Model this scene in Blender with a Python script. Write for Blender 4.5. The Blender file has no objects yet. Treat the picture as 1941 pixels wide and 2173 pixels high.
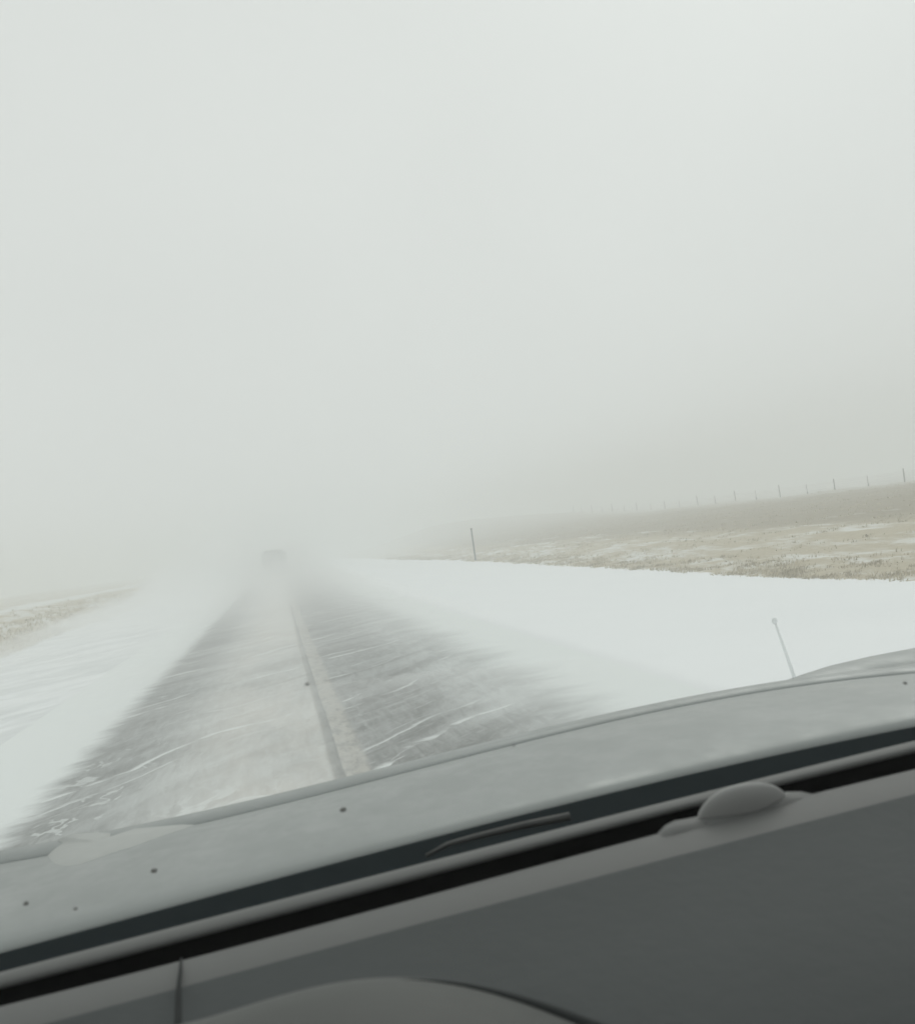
import bpy, bmesh, math, random
import numpy as np
from mathutils import Vector, Matrix, noise
random.seed(7)
S = bpy.context.scene
COL = S.collection

# ------------------------------------------------------------------ camera
W, H, F = 1941, 2173, 2081.0          # photograph size, focal length in its pixels
EYE = 2.2
vp, roll = (588, 1183), math.radians(8)
fw = np.array([vp[0]-W/2, -(vp[1]-H/2), -F]); fw /= np.linalg.norm(fw)
up = np.cross([math.cos(roll), math.sin(roll), 0], fw); up /= np.linalg.norm(up)
if up[1] < 0: up = -up
rt = np.cross(fw, up)
M3 = np.array([rt, fw, up])           # camera axes -> world (x right, y along the road, z up)
cam = bpy.data.objects.new('camera', bpy.data.cameras.new('camera')); COL.objects.link(cam)
mw = Matrix([list(M3[i]) + [0] for i in range(3)] + [[0, 0, 0, 1]]); mw.translation = (0, 0, EYE)
cam.matrix_world = mw
cam.data.sensor_fit = 'HORIZONTAL'; cam.data.sensor_width = 36; cam.data.lens = 36*F/W
cam.data.clip_start = 0.02; cam.data.clip_end = 5000
cam.data.dof.use_dof = True; cam.data.dof.focus_distance = 40; cam.data.dof.aperture_fstop = 10
S.camera = cam

# ------------------------------------------------------------------ world, sun, exposure
SUN_EL, SUN_ROT = math.radians(40), math.radians(35)
w = bpy.data.worlds.new('World'); S.world = w; w.use_nodes = True
nt = w.node_tree; nt.nodes.clear()
N = lambda t, k: t.nodes.new(k)
out = N(nt, 'ShaderNodeOutputWorld'); bg = N(nt, 'ShaderNodeBackground')
sky = N(nt, 'ShaderNodeTexSky'); sky.sky_type = 'NISHITA'; sky.sun_disc = False
sky.sun_elevation = SUN_EL; sky.sun_rotation = SUN_ROT; sky.dust_density = 8; sky.air_density = 1; sky.ozone_density = 0.5
bw = N(nt, 'ShaderNodeRGBToBW'); nt.links.new(sky.outputs[0], bw.inputs[0])
# closed cloud cover over that sky: nearly even, soft large mottling
tc = N(nt, 'ShaderNodeTexCoord'); nz = N(nt, 'ShaderNodeTexNoise'); nz.inputs['Scale'].default_value = 1.6; nz.inputs['Detail'].default_value = 3
nt.links.new(tc.outputs['Generated'], nz.inputs['Vector'])
mr = N(nt, 'ShaderNodeMapRange'); mr.inputs[1].default_value = .3; mr.inputs[2].default_value = .7; mr.inputs[3].default_value = .965; mr.inputs[4].default_value = 1.035
nt.links.new(nz.outputs[0], mr.inputs[0])
mx = N(nt, 'ShaderNodeMix'); mx.data_type = 'FLOAT'; mx.inputs[0].default_value = .975
nt.links.new(bw.outputs[0], mx.inputs[2]); mx.inputs[3].default_value = 7.25
mm = N(nt, 'ShaderNodeMath'); mm.operation = 'MULTIPLY'; nt.links.new(mx.outputs[0], mm.inputs[0]); nt.links.new(mr.outputs[0], mm.inputs[1])
vm = N(nt, 'ShaderNodeVectorMath'); vm.operation = 'SCALE'; vm.inputs[0].default_value = (.978, 1.0, .982)
nt.links.new(mm.outputs[0], vm.inputs['Scale'])
nt.links.new(vm.outputs[0], bg.inputs[0]); bg.inputs[1].default_value = .1
nt.links.new(bg.outputs[0], out.inputs[0])
sl = bpy.data.lights.new('sun', 'SUN'); sl.energy = .5; sl.angle = math.radians(40); sl.color = (1, .97, .93)
so = bpy.data.objects.new('sun', sl); COL.objects.link(so)
so.rotation_euler = (math.pi/2 - SUN_EL, 0, math.pi - SUN_ROT)
S.view_settings.view_transform = 'Standard'; S.view_settings.look = 'None'; S.view_settings.gamma = 1; S.view_settings.use_curve_mapping = False
S.view_settings.exposure = 0.06
S.cycles.use_denoising = True
S.cycles.volume_bounces = 6; S.cycles.max_bounces = 10; S.cycles.transparent_max_bounces = 12

# ------------------------------------------------------------------ helpers
def at(px, py, Y):
    d = M3 @ np.array([px-W/2, -(py-H/2), -F]); d = d*(Y/d[1]); return np.array([d[0], d[1], d[2]+EYE])
def tag(o, label=None, cat=None, group=None, kind=None):
    if label: o['label'] = label
    if cat: o['category'] = cat
    if group: o['group'] = group
    if kind: o['kind'] = kind
    return o
def link(name, verts, faces, mat, parent=None, smooth=True, off=(0, 0, 0)):
    me = bpy.data.meshes.new(name)
    me.from_pydata([tuple(np.array(v)-np.array(off)) for v in verts], [], faces)
    bm = bmesh.new(); bm.from_mesh(me); bmesh.ops.recalc_face_normals(bm, faces=bm.faces); bm.to_mesh(me); bm.free()
    if smooth:
        for p in me.polygons: p.use_smooth = True
    me.materials.append(mat)
    o = bpy.data.objects.new(name, me); COL.objects.link(o)
    if parent: o.parent = parent
    return o
def empty(name, loc):
    o = bpy.data.objects.new(name, None); o.location = loc; COL.objects.link(o); return o
def box(vs, fs, x0, x1, y0, y1, z0, z1):
    b = len(vs)
    vs += [(x, y, z) for z in (z0, z1) for y in (y0, y1) for x in (x0, x1)]
    fs += [tuple(b+i for i in f) for f in ((0, 2, 3, 1), (4, 5, 7, 6), (0, 1, 5, 4), (2, 6, 7, 3), (0, 4, 6, 2), (1, 3, 7, 5))]
def tube(vs, fs, pts, r, n=8, r2=None):
    pts = [Vector(p) for p in pts]; b = len(vs); m = len(pts)
    for i, p in enumerate(pts):
        t = (pts[min(i+1, m-1)]-pts[max(i-1, 0)]).normalized()
        a = t.cross(Vector((0, 0, 1)) if abs(t.z) < .9 else Vector((1, 0, 0))).normalized(); c = t.cross(a)
        rr = r if r2 is None else r+(r2-r)*i/(m-1)
        for k in range(n):
            q = p + rr*(math.cos(2*math.pi*k/n)*a + math.sin(2*math.pi*k/n)*c); vs.append(tuple(q))
    for i in range(m-1):
        for k in range(n): fs.append((b+i*n+k, b+i*n+(k+1) % n, b+(i+1)*n+(k+1) % n, b+(i+1)*n+k))
    fs.append(tuple(b+k for k in range(n))); fs.append(tuple(b+(m-1)*n+k for k in reversed(range(n))))
def sm(a, b, x):
    t = max(0, min(1, (x-a)/(b-a))); return t*t*(3-2*t)
def fbm(x, y, z=0, o=4):
    return noise.fractal((x, y, z), 1.0, 2.0, o)

class G:                                                     # small shader graph builder
    def __init__(s, name):
        s.m = bpy.data.materials.new(name); s.m.use_nodes = True; s.t = s.m.node_tree
        s.b = s.t.nodes['Principled BSDF']; s.out = s.t.nodes['Material Output']
        g = s.t.nodes.new('ShaderNodeNewGeometry'); x = s.t.nodes.new('ShaderNodeSeparateXYZ'); s.t.links.new(g.outputs['Position'], x.inputs[0])
        s.pos = g.outputs['Position']; s.x, s.y, s.z = x.outputs
    def put(s, sock, v):
        if isinstance(v, bpy.types.NodeSocket): s.t.links.new(v, sock)
        else: sock.default_value = v
    def math(s, op, a, b=0, c=0, clamp=False):
        n = s.t.nodes.new('ShaderNodeMath'); n.operation = op; n.use_clamp = clamp
        s.put(n.inputs[0], a); s.put(n.inputs[1], b); s.put(n.inputs[2], c); return n.outputs[0]
    def add(s, a, b): return s.math('ADD', a, b)
    def sub(s, a, b): return s.math('SUBTRACT', a, b)
    def mul(s, a, b): return s.math('MULTIPLY', a, b)
    def mx(s, a, b): return s.math('MAXIMUM', a, b)
    def ss(s, x, a, b, lo=0., hi=1.):
        n = s.t.nodes.new('ShaderNodeMapRange'); n.interpolation_type = 'SMOOTHSTEP'
        s.put(n.inputs[0], x)
        for i, v in enumerate((a, b, lo, hi)): s.put(n.inputs[i+1], v)
        return n.outputs[0]
    def noise(s, scale, stretch=(1, 1, 1), detail=4, rough=.55, off=(0, 0, 0), dist=0, rot=0):
        n = s.t.nodes.new('ShaderNodeTexNoise'); n.inputs['Scale'].default_value = scale; n.inputs['Detail'].default_value = detail
        n.inputs['Roughness'].default_value = rough; n.inputs['Distortion'].default_value = dist
        m = s.t.nodes.new('ShaderNodeMapping'); m.inputs['Scale'].default_value = stretch; m.inputs['Location'].default_value = off
        src = s.pos
        if rot:
            q = s.t.nodes.new('ShaderNodeMapping'); q.inputs['Rotation'].default_value = (0, 0, rot); s.t.links.new(src, q.inputs[0]); src = q.outputs[0]
        s.t.links.new(src, m.inputs[0]); s.t.links.new(m.outputs[0], n.inputs[0]); return n.outputs[0]
    def mix(s, f, a, b):
        n = s.t.nodes.new('ShaderNodeMix'); n.data_type = 'RGBA'; s.put(n.inputs[0], f)
        for i, v in ((6, a), (7, b)): s.put(n.inputs[i], v if isinstance(v, bpy.types.NodeSocket) else (*v, 1))
        return n.outputs[2]
    def bump(s, h, strength, dist):
        n = s.t.nodes.new('ShaderNodeBump'); n.inputs['Strength'].default_value = strength; n.inputs['Distance'].default_value = dist
        s.put(n.inputs['Height'], h); s.t.links.new(n.outputs[0], s.b.inputs['Normal'])
    def set(s, color=None, rough=None, metal=None, spec=None):
        for k, v in (('Base Color', color), ('Roughness', rough), ('Metallic', metal), ('Specular IOR Level', spec)):
            if v is not None: s.put(s.b.inputs[k], (*v, 1) if isinstance(v, tuple) else v)
        return s.m

def simple(name, col, rough=.5, metal=0, spec=.5, var=.08, scale=30, bump=0):
    g = G(name); n = g.noise(scale)
    g.set(g.mix(n, tuple(c*(1-var) for c in col), tuple(c*(1+var) for c in col)), rough, metal, spec)
    if bump: g.bump(g.noise(scale*8, detail=2), bump, .002)
    return g.m

# ------------------------------------------------------------------ setting materials
def mat_ground():
    g = G('snow and dry grass'); X, Y = g.x, g.y
    ay = g.math('ABSOLUTE', X)
    ed = g.noise(1.1, detail=5, rough=.7); ed2 = g.noise(.07, detail=2)
    wob = g.add(g.mul(g.sub(ed, .5), 1.5), g.mul(g.sub(ed2, .5), 1.6))
    # right: grass begins where the snow of the ditch ends
    rb = g.add(g.add(12.15, g.ss(Y, 15, 75, 0, 1.2)), wob)
    mr = g.ss(g.sub(X, rb), -.08, .12)
    lb = g.add(-10.0, g.mul(wob, .6)); ml = g.ss(g.sub(lb, X), -.08, .15)
    grass = g.mx(mr, ml)
    # colours of the grass
    n1 = g.noise(.5, (1, .35, 1), 5, .6); n2 = g.noise(4, detail=4, rough=.7); n3 = g.noise(.08, (1, .5, 1), 3)
    straw = g.mix(n2, (.36, .31, .21), (.60, .54, .41)); olive = g.mix(n2, (.235, .20, .14), (.37, .32, .225))
    band = g.ss(g.add(X, g.mul(g.sub(n3, .5), 16)), 17.5, 24)
    gc = g.mix(band, straw, olive)
    # snow caught in the grass: streaks, thick low on the bank and on the left
    st = g.add(g.mul(n1, .62), g.mul(g.noise(2.2, (1.2, .35, 1), 5, .7, (3, 9, 0)), .38))
    th = g.ss(X, 14, 30, .445, .60)
    pat = g.ss(g.sub(st, th), 0, .16)
    hw = g.ss(g.math('ABSOLUTE', g.sub(g.add(X, g.mul(n3, 3)), -16)), .8, 2.4, .9, .0)
    beyond = g.ss(X, -19, -17.5, .35, 0)
    crest = g.mul(g.ss(g.add(X, g.mul(g.sub(n3, .5), 8)), 40, 58), g.add(.55, g.mul(n1, .6)))
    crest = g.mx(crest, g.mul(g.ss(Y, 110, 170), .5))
    pat = g.mx(g.mx(g.mul(pat, .72), crest), g.mx(hw, beyond))
    ns = g.noise(.35, (1, 1, 1), 4); fine = g.noise(.8, (.3, 1.2, 1), 5, .62, rot=-.8, dist=.8)
    snow = g.mix(ns, (.86, .885, .90), (.90, .92, .93))
    lefts = g.mul(g.ss(X, -2.5, -4.5), g.ss(fine, .38, .62))
    snow = g.mix(g.mul(lefts, .7), snow, (.58, .61, .61))
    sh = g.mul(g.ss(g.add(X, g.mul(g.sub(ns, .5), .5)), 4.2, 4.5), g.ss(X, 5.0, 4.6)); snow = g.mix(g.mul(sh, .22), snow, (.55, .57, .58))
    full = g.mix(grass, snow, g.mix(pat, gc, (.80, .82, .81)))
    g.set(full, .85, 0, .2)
    g.bump(g.add(g.mul(ns, .5), g.mul(fine, .4)), .35, .12)
    return g.m

def mat_road():
    g = G('asphalt under drifting snow'); X, Y = g.x, g.y
    a1 = g.noise(60, detail=3); a2 = g.noise(.9, (1, .35, 1), 5, .6)
    asp = g.mix(g.add(g.mul(a1, .4), g.mul(a2, .6)), (.11, .115, .112), (.22, .226, .22))
    # tan grit blown across the lane by the centre line
    ng = g.noise(.5, (1, .25, 1), 4, .6, (5, 2, 0))
    grit = g.mul(g.mul(g.ss(X, -1.9, -.5), g.ss(X, .32, .2)), g.ss(ng, .30, .55, .35, 1))
    col = g.mix(g.mul(grit, .85), asp, (.56, .52, .47))
    # centre marking: bare joint, pale worn line, thin snow-filled crack
    wb = g.mul(g.sub(g.noise(1.5, (1, .6, 1), 3), .5), .07); Xw = g.add(X, wb)
    cx = g.add(.27, g.ss(Y, 8, 30, 0, -.04))
    d = g.sub(Xw, cx)
    joint = g.mul(g.mul(g.ss(d, -.01, .02), g.ss(d, .085, .06)), g.ss(Y, 36, 24))
    jn = g.ss(g.noise(2.2, (1, .8, 1), 4, .7), .36, .5)
    line = g.mul(g.ss(d, .08, .11), g.ss(d, .40, .30))
    ln = g.ss(g.noise(3.5, (1.8, .6, 1), 6, .75, (1, 4, 0)), .36, .56, .35, 1)
    col = g.mix(g.mul(line, g.mul(ln, .7)), col, (.55, .53, .48))
    col = g.mix(g.mul(joint, g.mul(jn, .55)), col, (.28, .28, .262))
    # snow film and wisps lying on it
    f1 = g.noise(1.0, (.28, 1.3, 1), 5, .6, (2, 7, 0), .5, rot=-.86); f2 = g.noise(1.0, (8, 1.3, 1), 5, .75, (8, 1, 0), .8); f0 = g.noise(.35, (.7, .5, 1), 3, .5, (6, 6, 0))
    nzz = g.add(g.add(g.mul(f1, .42), g.mul(f2, .34)), g.mul(f0, .24))
    prof = g.add(g.add(g.ss(X, -2.2, -1.3, .08, .33), g.ss(X, .2, .75, 0, -.28)), g.ss(X, 1.4, 2.7, 0, .36))
    prof = g.add(g.add(prof, .085), g.ss(Y, 30, 60, 0, .12))
    film = g.add(prof, g.ss(nzz, .37, .63, -.19, .24))
    film = g.math('MINIMUM', g.mx(film, .03), .85)
    near = g.mul(g.ss(Y, 13.5, 8.5), g.mul(g.ss(X, -1.9, -1.1), g.ss(X, .6, .0)))
    f3 = g.noise(1.4, (1, .8, 1), 6, .65, (1, 1, 0), 1.2)
    film = g.mx(film, g.mul(near, g.ss(f3, .42, .6, 0, .85)))
    # transverse ridges of snow every few metres, sharp on one side
    yy = g.add(g.add(Y, g.mul(X, -1.15)), g.mul(g.sub(g.noise(.28, (1, .5, 1), 3, .5, (4, 4, 0)), .5), 3.6))
    yy = g.add(yy, g.mul(g.sub(g.noise(2.4, detail=5, rough=.7), .5), .30))
    def ridges(per, off, wid, seed, amount):
        fr = g.math('FRACT', g.math('DIVIDE', g.add(yy, off), per))
        r = g.mul(g.ss(fr, 0, .03/per*2), g.ss(fr, wid/per, wid/per*.35))
        return g.mul(r, g.ss(g.noise(.8, (.7, .9, 1), 4, .6, (seed, seed, 0)), .40, .56, 0, amount))
    rd = g.mx(ridges(5.1, 200, .34, 3, .85), ridges(3.3, 201.1, .24, 11, .7))
    rd = g.mx(rd, g.mx(ridges(1.27, 200.4, .13, 19, .45), ridges(.83, 200.2, .08, 27, .3)))
    wn = g.noise(1.0, (.8, 5.5, 1), 6, .7, (3, 5, 0), .7, rot=-.80)
    rd = g.mx(rd, g.mul(g.ss(wn, .545, .66, 0, .62), g.ss(g.noise(.6, detail=3, off=(9, 2, 0)), .35, .6, .35, 1)))
    # crumbs of packed snow by the left edge, and chips along the right of the centre
    vo = g.t.nodes.new('ShaderNodeTexVoronoi'); vo.feature = 'DISTANCE_TO_EDGE'; vo.inputs['Scale'].default_value = 2.6
    mp = g.t.nodes.new('ShaderNodeMapping'); mp.inputs['Scale'].default_value = (1.3, .55, 1); mp.inputs['Rotation'].default_value = (0, 0, .5)
    nd = g.t.nodes.new('ShaderNodeVectorMath'); nd.operation = 'MULTIPLY_ADD'
    nn = g.t.nodes.new('ShaderNodeTexNoise'); nn.inputs['Scale'].default_value = 3.5; nn.inputs['Detail'].default_value = 4
    g.t.links.new(g.pos, nn.inputs[0]); g.t.links.new(nn.outputs['Color'], nd.inputs[0]); nd.inputs[1].default_value = (.5, .5, 0); g.t.links.new(g.pos, nd.inputs[2])
    g.t.links.new(nd.outputs[0], mp.inputs[0]); g.t.links.new(mp.outputs[0], vo.inputs[0])
    crack = g.ss(vo.outputs[0], .08, .04)
    crm = g.mul(crack, g.ss(g.noise(1.3, detail=4, off=(0, 3, 0)), .49, .58))
    crm = g.mul(crm, g.mx(g.mul(g.ss(X, -1.5, -1.8), g.ss(Y, 17, 11, .22, 1)), g.mul(g.mul(g.ss(X, .7, .9), g.ss(X, 2.2, 1.7)), .32)))
    thin = g.sub(Xw, .78); tl = g.mul(g.mul(g.ss(thin, -.02, 0), g.ss(thin, .045, .02)), g.ss(g.noise(1.6, (1.5, 1, 1), 5, .7), .53, .62, 0, .5))
    cm = g.mul(g.ss(d, -.04, 0), g.ss(d, .40, .30)); rd = g.mul(rd, g.sub(1, g.mul(cm, .8))); film = g.mul(film, g.sub(1, g.mul(cm, .5)))
    sn = g.mx(g.mx(film, rd), g.mx(g.mul(crm, .62), tl))
    # snow closing in from both verges with streaked edge
    we = g.mul(g.sub(g.noise(.8, (.3, 1.3, 1), 5, .65, (7, 3, 0)), .5), 1.3)
    we2 = g.mul(g.sub(g.noise(3.2, (.5, 1.1, 1), 5, .7, rot=-.5), .5), .5)
    el = g.ss(g.add(g.add(X, g.mul(we, .35)), we2), -2.4, -2.95)
    er = g.ss(g.add(g.add(X, g.mul(we, 1.1)), g.mul(we2, 1.6)), 1.8, 3.9)
    sn = g.mx(sn, g.mx(el, er))
    full = g.mix(sn, col, (.80, .835, .83))
    g.set(full, g.ss(sn, 0, 1, .7, .9), 0, .3)
    g.bump(g.add(g.mul(sn, .5), g.mul(a1, .15)), .35, .02)
    return g.m

# ------------------------------------------------------------------ ground, road
prof_r = ([0, 3.8, 6, 9, 12, 14, 17, 25, 35, 52, 60, 80, 120, 700], [0, 0, -.06, -.1, .02, .16, .38, .66, .88, 1.10, 1.32, 1.55, 1.8, 3.5])
prof_l = ([0, 3.6, 6, 9, 10.2, 13, 16, 20, 40, 700], [0, 0, -.04, .0, .1, .68, 1.12, 1.3, 1.8, 3.5])
def gz(x, y):
    z = float(np.interp(x, *prof_r)) if x >= 0 else float(np.interp(-x, *prof_l))
    k = sm(3.8, 8, abs(x))
    z += k*.05*fbm(x*.12, y*.07, 5) + sm(12, 16, abs(x))*(.10*fbm(x*.35, y*.2, 1) + .05*fbm(x*1.1, y*.8, 3)) + .05*sm(4.5, 7, abs(x))*fbm(x*.35, y*.25, 7)
    z += sm(14, 40, x)*.18*fbm(x*.05, y*.03, 9)
    z += 3.4*math.exp(-(((x-34)/30)**2 + ((y-200)/55)**2)) * sm(14, 34, x) * 1.0
    return z
def axis(segs):
    a = []
    for s, e, st in segs: a += list(np.arange(s, e, st))
    a.append(segs[-1][1]); return a
xs = axis([(-600, -60, 30), (-60, -20, 2), (-20, 20, .35), (20, 60, .7), (60, 120, 3), (120, 600, 30)])
ys = axis([(-600, -30, 60), (-30, 5, 3), (5, 100, .5), (100, 200, 2), (200, 600, 25)])
V = [(x, y, gz(x, y) - (.03 if -3.3 < x < 3.8 else 0)) for y in ys for x in xs]
nx = len(xs)
Fc = [(j*nx+i, j*nx+i+1, (j+1)*nx+i+1, (j+1)*nx+i) for j in range(len(ys)-1) for i in range(nx-1)]
tag(link('ground', V, Fc, mat_ground()), 'snow covered ditch and dry grass prairie', 'ground', kind='structure')
rx = axis([(-4.4, 4.6, .6)]); ry = axis([(-60, 300, 4)])
V = [(x, y, .006 - .02*sm(3.3, 4.4, abs(x)) + .0) for y in ry for x in rx]
V = [(x, y, max(z, gz(x, y)+.004) if abs(x) > 3.2 else z) for x, y, z in V]
nx = len(rx); Fc = [(j*nx+i, j*nx+i+1, (j+1)*nx+i+1, (j+1)*nx+i) for j in range(len(ry)-1) for i in range(nx-1)]
tag(link('road', V, Fc, mat_road()), 'grey highway half covered by drifting snow', 'road', kind='structure')

# ------------------------------------------------------------------ grass blades
def grass(name, spots, mat, label):
    V, Fc = [], []
    for (x, y, h) in spots:
        z = gz(x, y)-.03
        for k in range(random.randint(4, 7)):
            a = random.uniform(0, math.tau); hh = h*random.uniform(.5, 1.1); le = random.uniform(.1, .8)*hh
            px, py = x+random.gauss(0, .07), y+random.gauss(0, .07); wd = random.uniform(.008, .02)
            dx, dy = math.cos(a)*le + .35*hh, math.sin(a)*le
            qx, qy = -math.sin(a)*wd, math.cos(a)*wd; b = len(V)
            V += [(px-qx, py-qy, z), (px+qx, py+qy, z), (px+dx*.4+qx*.8, py+dy*.4+qy*.8, z+hh*.65), (px+dx*.4-qx*.8, py+dy*.4-qy*.8, z+hh*.65), (px+dx, py+dy, z+hh)]
            Fc += [(b, b+1, b+2, b+3), (b+3, b+2, b+4)]
    return tag(link(name, V, Fc, mat), label, 'grass', kind='stuff')
def rbound(y): return 12.15+1.2*sm(15, 75, y)
sp = []
for i in range(7000):
    y = 14+110*random.random()**1.3
    x = rbound(y)+abs(random.gauss(0, 1.0))-.25
    if fbm(x*.8, y*.5, 2) > -.15: sp.append((x, y, random.uniform(.05, .15)))
for i in range(12000):
    y = 16+100*random.random()**1.2; x = rbound(y)+random.uniform(.5, 38)
    if fbm(x*.3, y*.25, 4) > -.1: sp.append((x, y, random.uniform(.05, .14)))
gm = G('dry grass'); gm.set(gm.mix(gm.ss(gm.noise(.9, detail=5), .35, .65), (.40, .35, .25), (.64, .575, .45)), .9, 0, .1)
grass('dry_grass', sp, gm.m, 'dry beige grass on the bank right of the road')
sp = []
for i in range(2600):
    y = 22+75*random.random()**1.2; x = -10.0-abs(random.gauss(0, 2.4))+.1
    if x > -16.5: sp.append((x, y, random.uniform(.08, .22)))
grass('dry_grass', sp, gm.m, 'dry beige grass on the bank left of the road')

# ------------------------------------------------------------------ fence on the hill
m_wood = simple('weathered wood', (.035, .03, .026), .9, scale=8)
m_steel = simple('rusty steel', (.04, .035, .03), .6, .2, scale=20)
m_wire = simple('fence wire', (.17, .165, .16), .5, .6)
fence = tag(empty('wire_fence', (52, 90, gz(52, 90))), 'wire fence with slim dark posts along the grassy hill', 'fence')
fo = np.array(fence.location)
fy = [73.8+5.16*k for k in range(-6, 19)]
tops = []
proto = {}
for k, y in enumerate(fy):
    x = 52+random.uniform(-.12, .12); z = gz(x, y); wood = k % 2 == 0
    if wood not in proto:
        vs, fs = [], []
        if wood: tube(vs, fs, [(0, 0, -.2), (.01, 0, .5), (0, .01, 1.2)], .062, 8, .05)
        else:
            box(vs, fs, -.03, .03, -.004, .004, -.2, .92); box(vs, fs, -.004, .004, -.032, -.004, -.2, .9)
            box(vs, fs, -.07, .07, -.010, -.006, .02, .2)
        proto[wood] = link('fence_post', vs, fs, m_wood if wood else m_steel, fence)
        o = proto[wood]
    else:
        o = proto[wood].copy(); COL.objects.link(o); o.parent = fence
    o.location = Vector((x, y, z))-fence.location
    o.rotation_euler = (random.uniform(-.04, .04), random.uniform(-.04, .04), 0); s = random.uniform(.9, 1.12); o.scale = (1, 1, s)
    tops.append((x, y, z))
for hh in (.3, .52, .74, .88):
    vs, fs = [], []
    pts = []
    for a, b in zip(tops[:-1], tops[1:]):
        pts.append((a[0], a[1], a[2]+hh)); pts.append(((a[0]+b[0])/2, (a[1]+b[1])/2, (a[2]+b[2])/2+hh-.03))
    tube(vs, fs, pts, .004, 4); link('wire', vs, fs, m_wire, fence, off=fo)

# ------------------------------------------------------------------ roadside marker posts
def marker(name, base, hgt, r, mats, label, group=None):
    root = tag(empty(name, tuple(base)), label, 'post', group)
    vs, fs = [], []; tube(vs, fs, [(0, 0, -.15), (.0, 0, hgt*.5), (0, 0, hgt)], r, 10, r*.85)
    link('shaft', vs, fs, mats[0], root)
    return root
b = at(1009, 1189, 66.0); zz = gz(b[0], 66)
r1 = marker('marker_post', (b[0], 66, zz), at(1006, 1120, 66)[2]-zz, .06, [simple('dark marker', (.02, .02, .02), .6)], 'tall thin dark marker post at the edge of the grass', None)
vs, fs = [], []; tube(vs, fs, [(0, 0, 0), (0, 0, .10)], .066, 10)
c = link('cap', vs, fs, simple('marker cap', (.03, .03, .03), .5), r1); c.location = (0, 0, at(1006, 1120, 66)[2]-zz-.10)
b = at(1688, 1432, 10.7); zz = gz(b[0], 10.7)
pm = simple('snow crusted plastic', (.82, .845, .85), .7, scale=12)
tp = at(1643, 1318, 10.7)
r2 = tag(empty('reflector_post', (b[0], 10.7, zz)), 'short pale reflector post leaning in the white snow near the hood', 'post')
vs, fs = [], []; tube(vs, fs, [(0, 0, -.1), (tp[0]-b[0], 0, tp[2]-zz)], .024, 10, .012); link('shaft', vs, fs, pm, r2)
bm = bmesh.new(); bmesh.ops.create_uvsphere(bm, u_segments=16, v_segments=10, radius=.036)
me = bpy.data.meshes.new('reflector'); bm.to_mesh(me); bm.free(); me.materials.append(simple('dull reflector', (.76, .785, .79), .6))
for p in me.polygons: p.use_smooth = True
o = bpy.data.objects.new('reflector', me); COL.objects.link(o); o.parent = r2; o.location = (tp[0]-b[0], 0, tp[2]-zz); o.scale = (1, .5, 1.1)

# ------------------------------------------------------------------ truck far ahead
TY = 92
t = tag(empty('truck', (-.3, TY, 0)), 'faint grey box truck far ahead on the road, almost lost in blowing snow', 'truck')
tg = simple('truck box paint', (.33, .335, .335), .5); td = simple('truck dark', (.08, .08, .08), .7); tr = simple('tail lamp glass', (.25, .03, .02), .3)
bm = bmesh.new()
def bbox(bm, x0, x1, y0, y1, z0, z1, bev=.0):
    r = bmesh.ops.create_cube(bm, size=1); vs = r['verts']
    bmesh.ops.scale(bm, vec=(x1-x0, y1-y0, z1-z0), verts=vs); bmesh.ops.translate(bm, vec=((x0+x1)/2, (y0+y1)/2, (z0+z1)/2), verts=vs)
    if bev: bmesh.ops.bevel(bm, geom=list({e for v in vs for e in v.link_edges}), offset=bev, segments=3, affect='EDGES')
def bobj(name, parts, mat, parent, bev=.02, smooth=False):
    bm = bmesh.new()
    for p in parts: bbox(bm, *p, bev)
    me = bpy.data.meshes.new(name); bm.to_mesh(me); bm.free(); me.materials.append(mat)
    o = bpy.data.objects.new(name, me); COL.objects.link(o); o.parent = parent
    return o
bobj('cargo_box', [(-1.15, 1.15, 0, 5.5, 1.05, 2.95)], tg, t, .3)
bobj('rear_door', [(-.85, -.02, -.03, .0, 1.35, 2.65), (.02, .85, -.03, 0, 1.35, 2.65)], tg, t, .01)
bobj('cab', [(-1.05, 1.05, 5.7, 7.6, .6, 2.7)], tg, t, .15)
bobj('chassis', [(-.5, .5, 0, 7.4, .7, .98)], td, t)
bobj('bumper', [(-1.15, 1.15, -.15, -.04, .5, .7)], td, t)
for s in (-1, 1):
    bobj('tail_lamp', [(s*1.0-.1, s*1.0+.1, -.08, -.03, .85, 1.0)], tr, t, .01)
    for yy in (1.3, 6.5):
        bm = bmesh.new(); bmesh.ops.create_cone(bm, cap_ends=True, segments=24, radius1=.48, radius2=.48, depth=.28)
        bmesh.ops.rotate(bm, verts=bm.verts, matrix=Matrix.Rotation(math.pi/2, 3, 'Y')); me = bpy.data.meshes.new('wheel'); bm.to_mesh(me); bm.free(); me.materials.append(td)
        o = bpy.data.objects.new('wheel', me); COL.objects.link(o); o.parent = t; o.location = (s*1.0, yy, .49)

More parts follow.
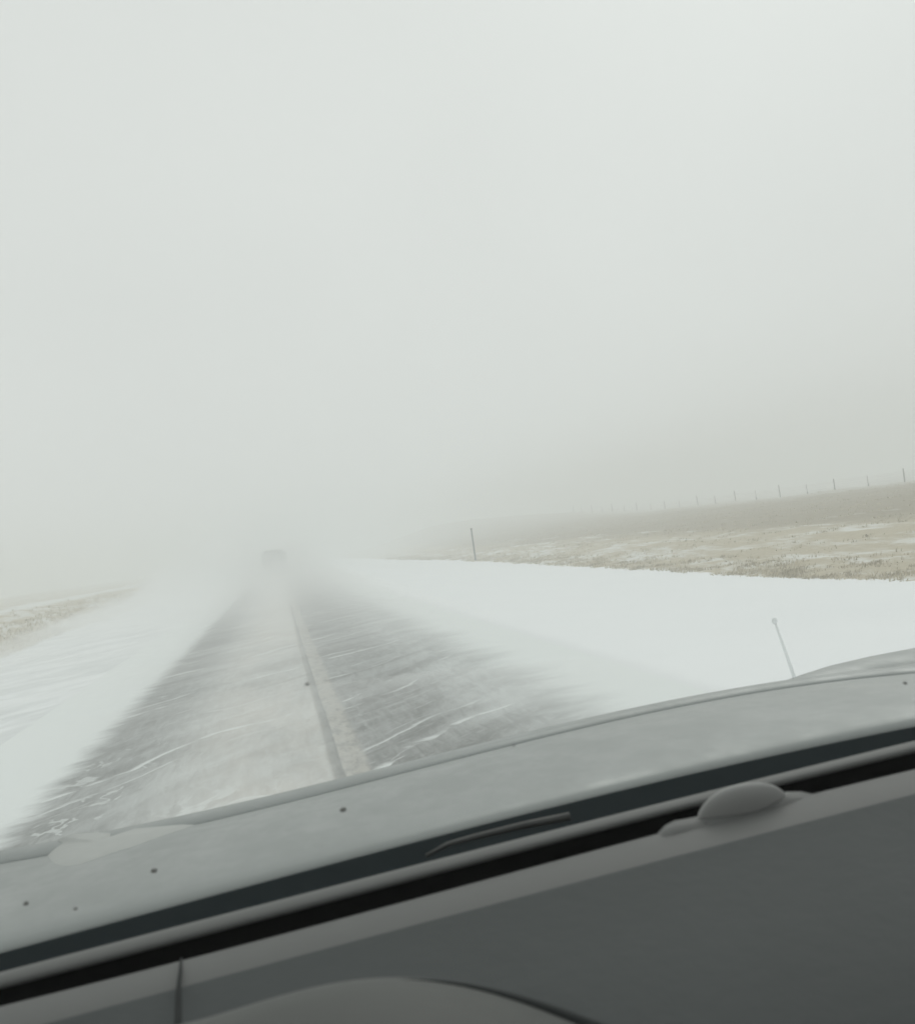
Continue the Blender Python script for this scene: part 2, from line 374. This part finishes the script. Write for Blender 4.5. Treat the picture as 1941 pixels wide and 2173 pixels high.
# ------------------------------------------------------------------ the car the picture is taken from
XC = .35
car = tag(empty('car', (XC, 0, 0)), 'grey car around the viewpoint, its dusty hood and dark dashboard below', 'car')
OFF = (XC, 0, 0)
m_hood = G('silver grey paint')
hn = m_hood.noise(2.5, detail=4); hf = m_hood.noise(400, detail=2); hd = m_hood.noise(9, (1, .5, 1), 5, .7)
m_hood.set(m_hood.mix(m_hood.add(m_hood.mul(hn, .5), m_hood.mul(hd, .5)), (.285, .307, .304), (.32, .336, .33)), m_hood.ss(hd, .3, .7, .35, .55), .45, .5); m_hood = m_hood.m
m_black = simple('black cowl plastic', (.017, .025, .028), .6, 0, .14, scale=40)
m_slot = simple('black vent slot', (.005, .005, .005), .9, 0, .02)
m_dash = simple('grey dashboard plastic', (.068, .076, .077), .65, 0, .3, .10, 7, .4)
m_lip = simple('light grey dashboard trim', (.118, .122, .119), .55, 0, .35, .05, 25, .1)
m_cab = simple('grey cabin lining', (.10, .10, .10), .9)
m_tyre = simple('tyre rubber', (.03, .03, .03), .9)

def row(pts, Y0, k, x0, x1, n=61, deg=3):
    """real 3-D edge running across the car: forward distance Y0 - k (x-XC)^2, height smooth in x"""
    P = []
    for px, py in pts:
        Yv = Y0
        for _ in range(12):
            q = at(px, py, Yv); Yv = Y0-k*(q[0]-XC)**2
        P.append(at(px, py, Yv))
    P = np.array(P); c = np.polyfit(P[:, 0], P[:, 2], deg); dc = np.polyder(c)
    lo, hi = P[:, 0].min(), P[:, 0].max(); R = []
    for x in np.linspace(x0, x1, n):
        xx = min(max(x, lo), hi); z = np.polyval(c, xx) + (x-xx)*np.polyval(dc, xx)
        R.append(np.array([x, Y0-k*(x-XC)**2, z]))
    return np.array(R)
def loft(name, rows, mat, parent=car, thick=0, closed=False):
    rows = [np.array(r) for r in rows]; n = len(rows[0]); vs = [tuple(p) for r in rows for p in r]; fs = []
    for j in range(len(rows)-1):
        for i in range(n-1): fs.append((j*n+i, j*n+i+1, (j+1)*n+i+1, (j+1)*n+i))
    o = link(name, vs, fs, mat, parent, off=OFF)
    if thick:
        md = o.modifiers.new('thickness', 'SOLIDIFY'); md.thickness = thick; md.offset = -1
    return o
def blend(a, b, t, dz=0, dy=0):
    r = a*(1-t)+b*t; r[:, 2] += dz; r[:, 1] += dy; return r
def shift(a, dy=0, dz=0):
    r = a.copy(); r[:, 1] += dy; r[:, 2] += dz; return r

HX0, HX1 = XC-1.12, XC+1.12
sil = row([(0, 1804), (107, 1780), (352, 1751), (704, 1655), (906, 1600), (1226, 1527), (1312, 1508), (1642, 1454), (1941, 1409)], 2.15, .16, HX0, HX1)
crs = row([(0, 1830), (352, 1775), (704, 1678), (906, 1624), (1226, 1549), (1312, 1527), (1642, 1471), (1941, 1427)], 2.06, .16, HX0, HX1)
rear = row([(0, 2000), (379, 1898), (600, 1842), (700, 1815), (906, 1758), (1241, 1679), (1300, 1661), (1941, 1522)], 1.42, .16, HX0, HX1)
mid = blend(crs, rear, .5, .012)
hood_rows = [shift(crs, 0, 0), blend(crs, rear, .25, .009), mid, blend(crs, rear, .75, .010), blend(crs, rear, .88, .009), blend(crs, rear, .96, .0045), rear, shift(rear, -.010, -.006), shift(rear, -.014, -.014), shift(rear, -.010, -.022)]
loft('hood', [shift(crs, .008, -.010)]+hood_rows, m_hood, thick=.004)
loft('hood_edge', [shift(sil, .10, -.16), shift(sil, .05, -.045), shift(sil, .022, -.012), sil, blend(sil, crs, .45, .003), blend(sil, crs, .85, .001), shift(crs, .010, -.004), shift(crs, .012, -.014)], m_hood, thick=.004)
loft('hood_gap', [shift(crs, .016, -.012), shift(crs, .0, -.013)], m_slot)
# right fender rising beyond the hood edge
fpts = [(1600, 1462), (1645, 1452), (1700, 1432), (1760, 1413), (1850, 1392), (1941, 1375), (2060, 1360), (2200, 1352), (2330, 1362)]
def fend(Y, dpx, dy=0, dz=0):
    return np.array([at(px, py+dpx, Y)+np.array([0, dy, dz]) for px, py in fpts])
a0 = fend(2.25, 0); a1 = fend(2.16, 3, 0, .0); 
lowf = np.array([at(px, py, 2.02) for px, py in [(1600, 1475), (1645, 1466), (1700, 1458), (1760, 1448), (1850, 1432), (1941, 1418), (2060, 1405), (2200, 1395), (2330, 1395)]])
def mixr(a, b, t, dz=0): r = a*(1-t)+b*t; r[:, 2] += dz; return r
bot = a0.copy(); bot[:, 2] -= .45; bot[:, 1] += .12
m2 = a0.copy(); m2[:, 2] -= .03; m2[:, 1] += .06
loft('fender', [bot, m2, a0, mixr(a0, lowf, .35, .006), mixr(a0, lowf, .7, .002), mixr(a0, lowf, .74, -.006), mixr(a0, lowf, .8, .0), lowf, lowf-np.array([0, .01, .05])], m_hood)
# cowl and dash rows
DX0, DX1 = XC-.86, XC+.86
K = .13
rearD = row([(0, 2000), (379, 1898), (600, 1842), (700, 1815), (906, 1758), (1241, 1679), (1300, 1661), (1941, 1522)], 1.39, .16, HX0, HX1)
cw1 = shift(rearD, 0, -.055); cw2 = shift(cw1, -.10, -.018); cw3 = shift(cw2, -.16, -.03)
loft('cowl', [shift(rearD, .028, -.014), shift(rearD, .012, -.022), cw1, cw2, cw3, shift(cw3, -.04, -.10)], m_black)
st = row([(0, 2065), (379, 1961), (600, 1910), (700, 1886), (906, 1827), (1241, 1748), (1300, 1727), (1941, 1572)], 1.08, K, DX0, DX1)
sb = row([(0, 2085), (379, 1981), (600, 1928), (700, 1903), (906, 1847), (1241, 1762), (1300, 1741), (1941, 1585)], 1.05, K, DX0, DX1)
lt = row([(0, 2138), (379, 2036), (600, 1983), (700, 1960), (906, 1902), (1241, 1808), (1300, 1796), (1941, 1633)], 1.0, K, DX0, DX1)
lb = row([(0, 2200), (379, 2096), (600, 2038), (700, 2015), (906, 1954), (1241, 1867), (1300, 1854), (1941, 1685)], .93, K, DX0, DX1)
loft('dash_ridge', [shift(st, .05, -.05), shift(st, .02, -.012), shift(st, .006, -.002), st, blend(st, sb, .6, .0015), sb, shift(sb, -.0025, -.002), shift(sb, -.0035, -.0055), shift(sb, .006, -.009)], m_lip)
loft('defroster_vent', [shift(sb, .006, -.0085), shift(sb, .004, -.02), shift(sb, .0, -.08), shift(lt, .004, -.08), shift(lt, .008, -.02)], m_slot)
loft('dash_trim', [shift(lt, .012, -.04), shift(lt, .005, -.007), lt, shift(lt, -.008, .002), blend(lt, lb, .5, .003), blend(lt, lb, .88, .0015), lb], m_lip)
pad = [lb, shift(lb, -.008, -.0018), shift(lb, -.03, -.008)]
for j, (dy, dz) in enumerate([(-.12, -.022), (-.22, -.04), (-.34, -.07), (-.42, -.11), (-.46, -.18), (-.47, -.35), (-.47, -.6)]): pad.append(shift(lb, dy, dz))
loft('dash_pad', pad, m_dash)
# raised cluster hood rising out of the pad
def dense(pts, n=44, deg=5):
    p = np.array(pts, float); c = np.polyfit((p[:, 0]-800)/400, p[:, 1], deg)
    return [(x, float(np.polyval(c, (x-800)/400))) for x in np.linspace(p[0, 0], p[-1, 0], n)]
arc = [(330, 2192), (425, 2170), (538, 2138), (600, 2119), (715, 2092), (811, 2083), (908, 2087), (1004, 2100), (1100, 2131), (1223, 2173), (1300, 2208)]
arc = dense(arc)
CM = simple('cluster hood plastic', (.088, .093, .088), .6, 0, .3)
A0 = np.array([at(px, py, .72) for px, py in arc])
A0u = np.array([at(px+5, py-8, .735) for px, py in arc])
A1 = np.array([at(px, py+22, .69) for px, py in arc]); A2 = A1.copy(); A2[:, 1] -= .10; A2[:, 2] += .004; A3 = A2.copy(); A3[:, 1] -= .06; A3[:, 2] -= .012
A4 = A3.copy(); A4[:, 1] -= .015; A4[:, 2] -= .08
Ad = A0u.copy(); Ad[:, 2] -= .05
loft('cluster_hood', [Ad, A0u, A0, A1, A2, A3, A4], CM)
gp = [q for q in arc if q[0] > 830]
vs, fs = [], []; tube(vs, fs, [tuple(at(px+2, py-3, .727)) for px, py in gp], .0005, 8, .0075); link('cluster_groove', vs, fs, simple('painted groove shadow', (.05, .055, .055), .8, 0, .1), car, off=OFF)  # dark tube along the right of the arc: groove shade put in as colour
# sensor dome on the trim
dc = at(1574, 1705, 1.0)
vs, fs = [], []
ax = Vector(at(1673, 1712, 1.0)-at(1479, 1745, 1.0)); half = ax.length/2; ax.normalize(); upv = Vector((0, -.35, 1)); upv = (upv-ax*upv.dot(ax)).normalized(); fr = ax.cross(upv)
cen = Vector((at(1673, 1712, 1.0)+at(1479, 1745, 1.0))/2)
nu, nv = 32, 12
for j in range(nv+1):
    ph = (math.pi/2)*j/nv
    for i in range(nu):
        th = math.tau*i/nu
        p = cen + ax*(half*math.cos(th)*math.cos(ph)**.9) + fr*(.014*math.sin(th)*math.cos(ph)) + upv*(.037*math.sin(ph)**.95)
        vs.append(tuple(p))
for j in range(nv):
    for i in range(nu): fs.append((j*nu+i, j*nu+(i+1) % nu, (j+1)*nu+(i+1) % nu, (j+1)*nu+i))
fs.append(tuple(range(nu))[::-1])
link('light_sensor', vs, fs, simple('sensor plastic', (.32, .325, .32), .6, 0, .3), car, off=OFF)
vs, fs = [], []
tube(vs, fs, [tuple(cen+ax*(half*a)-fr*(.0)+Vector((0, -.016, .001))) for a in (-.98, -.6, -.2, .2, .6, .95)], .0028, 8); link('sensor_crease_shade', vs, fs, m_slot, car, off=OFF)  # black tube painting the shaded crease under the dome's front
vs, fs = [], []
ped = [(1395, 1768), (1410, 1752), (1430, 1742), (1470, 1735), (1520, 1722), (1600, 1705), (1668, 1680), (1700, 1680), (1728, 1686)]
P0 = np.array([at(px, py, 1.004) for px, py in ped]); P1 = np.array([at(px, py+14, .985) for px, py in ped])
P2 = np.array([at(px, max(py+30, 1798-(px-1395)*.236), .97) for px, py in ped]); P3 = P2.copy(); P3[:, 2] -= .02; Pd = P0.copy(); Pd[:, 2] -= .05; Pd[:, 1] += .004
loft('sensor_base', [Pd, P0, P1, P2, P3], m_lip)
# seam through the trim and the pad
vs, fs = [], []
sp_ = [at(385, 2037, .952), at(383, 2070, .917), at(380, 2098, .882), at(379, 2120, .86), at(378, 2173, .81), at(377, 2230, .76)]
tube(vs, fs, [tuple(p+np.array([0, 0, dz_])) for p, dz_ in zip(sp_, (.001, .002, .002, .002, .001, .001))], .0012, 8, .0034); link('seam', vs, fs, simple('seam shadow', (.035, .038, .038), .9, 0, .1), car, off=OFF)
# wiper blade parked over the cowl
vs, fs = [], []
wp = [at(905, 1816, 1.22), at(950, 1792, 1.235), at(1010, 1776, 1.25), at(1110, 1752, 1.26), at(1208, 1733, 1.26)]
tube(vs, fs, [tuple(p) for p in wp], .0025, 8, .006); link('wiper', vs, fs, simple('wiper rubber', (.06, .062, .06), .6), car, off=OFF)

# windshield, curved pane standing between cowl and roof
gmat = bpy.data.materials.new('windshield glass'); gmat.use_nodes = True; t_ = gmat.node_tree; t_.nodes.clear()
o_ = t_.nodes.new('ShaderNodeOutputMaterial'); mxs = t_.nodes.new('ShaderNodeMixShader'); tr_ = t_.nodes.new('ShaderNodeBsdfTransparent'); gl = t_.nodes.new('ShaderNodeBsdfGlossy')
tr_.inputs[0].default_value = (.965, .985, .97, 1); gl.inputs['Roughness'].default_value = .02; mxs.inputs[0].default_value = .012
t_.links.new(tr_.outputs[0], mxs.inputs[1]); t_.links.new(gl.outputs[0], mxs.inputs[2]); t_.links.new(mxs.outputs[0], o_.inputs[0])
zb = float(np.mean(st[20:40, 2]))-.03
def wsp(x, s):            # s 0 bottom .. 1 top
    return np.array([x, 1.16-K*(x-XC)**2 - s*.72 - .04*math.sin(math.pi*s)*0, zb + (st[min(60, max(0, int(round((x-DX0)/(DX1-DX0)*60)))), 2]-.03-zb)*(1-s) + s*.80 + .03*math.sin(math.pi*s)])
WR = [np.array([wsp(x, s) for x in np.linspace(XC-.74-(.08)*(1-s), XC+.74+.08*(1-s), 61)]) for s in np.linspace(0, 1, 17)]
ws = loft('windshield', WR, gmat)
def on_glass(px, py, lift=.002):
    lo, hi = .0, 1.0
    f = lambda s: None
    best = None
    for s in np.linspace(0, 1, 1500):
        Yv = 1.1
        q = at(px, py, 1.16-s*.72)
        for _ in range(4): q = at(px, py, 1.16-K*(q[0]-XC)**2-s*.72)
        g_ = wsp(q[0], s); e = abs(g_[2]-q[2])
        if best is None or e < best[0]: best = (e, q)
    return best[1]
m_dirt = simple('dried dirt', (.15, .15, .14), .9)
for px, py, r in [(728, 1719, 5.2), (327, 1848, 5.2), (55, 1918, 4.0), (160, 1929, 3.0), (652, 1452, 3.6), (1920, 1450, 4), (1090, 1582, 2.2)]:
    q = on_glass(px, py); rr = r/F*float(q[1])
    bm = bmesh.new(); bmesh.ops.create_icosphere(bm, subdivisions=2, radius=rr)
    for v in bm.verts:
        v.co *= 1+.35*noise.noise(v.co*900+Vector((px, 0, 0))); v.co.y *= .4; v.co.x *= 1.35
    bmesh.ops.rotate(bm, verts=bm.verts, matrix=Matrix.Rotation(-.84, 3, 'X'))
    me = bpy.data.meshes.new('dirt_speck'); bm.to_mesh(me); bm.free(); me.materials.append(m_dirt)
    o = bpy.data.objects.new('dirt_speck', me); COL.objects.link(o); o.parent = ws; o.location = Vector(q)-Vector(OFF)

# cabin shell (roof, pillars, doors, rear) so the dashboard sits in a real interior
R0 = WR[-1]
roofr = [R0-np.array([0, 0, .0]), R0+np.array([0, -.10, .035])] + [np.column_stack([R0[:, 0], np.full(61, yy), R0[:, 2]+dz]) for yy, dz in ((.15, .05), (-.5, .07), (-1.3, .03), (-1.5, -.05))]
loft('roof', roofr, m_cab, thick=.03)
for s, idx in ((-1, 0), (1, 60)):
    vs, fs = [], []
    pts = [tuple(r[idx]+np.array([s*.03, -.0, 0])) for r in WR[::2]]
    tube(vs, fs, pts, .035, 10); link('pillar', vs, fs, m_cab, car, off=OFF)
    vs, fs = [], []
    xo = XC+s*.86
    box(vs, fs, min(xo, xo+s*.06), max(xo, xo+s*.06), -1.5, 1.1, .75, 1.83)
    link('door', vs, fs, m_cab, car, smooth=False, off=OFF)
    vs, fs = [], []; xo2 = XC+s*.96
    box(vs, fs, min(xo2, xo2+s*.07), max(xo2, xo2+s*.07), 1.05, 1.95, .7, 1.66)
    link('body_side', vs, fs, m_hood, car, smooth=False, off=OFF)
    for yy in (1.35, -1.7):
        bm = bmesh.new(); bmesh.ops.create_cone(bm, cap_ends=True, segments=36, radius1=.42, radius2=.42, depth=.27)
        bmesh.ops.bevel(bm, geom=[e for e in bm.edges if abs((e.verts[0].co-e.verts[1].co).z) < .01], offset=.04, segments=3, affect='EDGES')
        bmesh.ops.rotate(bm, verts=bm.verts, matrix=Matrix.Rotation(math.pi/2, 3, 'Y')); me = bpy.data.meshes.new('wheel'); bm.to_mesh(me); bm.free(); me.materials.append(m_tyre)
        o = bpy.data.objects.new('wheel', me); COL.objects.link(o); o.parent = car; o.location = (s*.82, yy, .42)
vs, fs = [], []; box(vs, fs, XC-.85, XC+.85, -1.56, -1.5, .75, 2.6); link('rear_wall', vs, fs, m_cab, car, smooth=False, off=OFF)
vs, fs = [], []; box(vs, fs, XC-.84, XC+.84, -1.49, .55, .69, .74); link('floor_pan', vs, fs, m_cab, car, smooth=False, off=OFF)

# snow lying on the left of the hood
sp2 = [(100, 1812), (108, 1835), (130, 1842), (165, 1838), (200, 1826), (238, 1812), (290, 1796), (345, 1775), (420, 1748), (300, 1758), (236, 1779), (238, 1769), (200, 1768), (150, 1772), (122, 1779), (127, 1790), (112, 1801)]
def hood_at(px, py, dz):
    best = None
    allr = [sil, crs, blend(crs, rear, .25, .009), mid]
    for t0 in np.linspace(0, 1, 120):
        for A, B in zip(allr[:-1], allr[1:]):
            r = A*(1-t0)+B*t0
            Yv = 1.9
            for _ in range(4):
                q = at(px, py, Yv); Yv = np.interp(q[0], r[:, 0], r[:, 1])
            q = at(px, py, Yv); e = abs(q[2]-np.interp(q[0], r[:, 0], r[:, 2]))
            if best is None or e < best[0]: best = (e, q)
    return best[1]+np.array([0, 0, dz])
ring = [hood_at(px, py, .001) for px, py in sp2]; cpt = np.mean(ring, axis=0)
vs = [tuple(p-np.array([0, 0, .004])) for p in ring]+[tuple(p*.85+cpt*.15+np.array([0, 0, .003])) for p in ring]+[tuple(cpt+np.array([0, 0, .004]))]
n = len(ring); fs = [(i, (i+1) % n, n+(i+1) % n, n+i) for i in range(n)]+[(n+i, n+(i+1) % n, 2*n) for i in range(n)]
sm_ = simple('thin frozen snow', (.41, .425, .412), .6)
tag(link('snow_patch', vs, fs, sm_), 'thin patch of snow frozen on the left front of the hood', 'snow patch')

# ------------------------------------------------------------------ haze and ground blizzard
def volume(name, dens, col, aniso=0.0):
    m = bpy.data.materials.new(name); m.use_nodes = True; tt = m.node_tree; tt.nodes.clear()
    o = tt.nodes.new('ShaderNodeOutputMaterial'); v = tt.nodes.new('ShaderNodeVolumePrincipled')
    v.inputs['Density'].default_value = dens; v.inputs['Color'].default_value = (*col, 1); v.inputs['Anisotropy'].default_value = aniso
    tt.links.new(v.outputs[0], o.inputs['Volume']); return m
vs, fs = [], []; box(vs, fs, -640, 640, -640, 640, -3, 9)
tag(link('haze', vs, fs, volume('haze air', .0122, (.966, .980, .977)), smooth=False), 'even white snow haze filling the air', 'haze', kind='stuff')
# snow streaming low over the road: closed drift body, thick and thin in streaks
bx = axis([(-14, -4, .8), (-4, 6, .5), (6, 13, 1)]); by = axis([(4, 60, .8), (60, 300, 6)])
def dh(x, y):
    e = sm(-24, -14, x)*sm(12.8, 3.2, x)
    e = sm(-11.8, -7.5, x)*(1-sm(2.0, 6.5, x))
    hgt = .34+.66*sm(15, 60, y)+2.4*sm(62, 90, y)
    if x < -3: hgt *= 1+.45*(1-sm(-7, -3, x))
    s = .55+.9*max(0, .5+fbm(x*.12, y*.35, 8, 3))*(.6+.4*fbm(x*.5, y*1.2, 2, 3)+.4)
    return .01+e*hgt*s*sm(4, 9, y)
V = []; nx = len(bx)
for y in by:
    for x in bx: V.append((x, y, gz(x, y)+.03+dh(x, y)))
nb = len(V)
for y in by:
    for x in bx: V.append((x, y, gz(x, y)+.025))
Fc = []
for j in range(len(by)-1):
    for i in range(nx-1):
        q = (j*nx+i, j*nx+i+1, (j+1)*nx+i+1, (j+1)*nx+i); Fc.append(q); Fc.append(tuple(nb+k for k in reversed(q)))
for i in range(nx-1):
    for j in (0, len(by)-1): Fc.append((j*nx+i, j*nx+i+1, nb+j*nx+i+1, nb+j*nx+i))
for j in range(len(by)-1):
    for i in (0, nx-1): Fc.append((j*nx+i, (j+1)*nx+i, nb+(j+1)*nx+i, nb+j*nx+i))
tag(link('blowing_snow', V, Fc, volume('blowing snow', .10, (.99, .992, .99))), 'low streams of snow blowing across the road', 'blowing snow', kind='stuff')
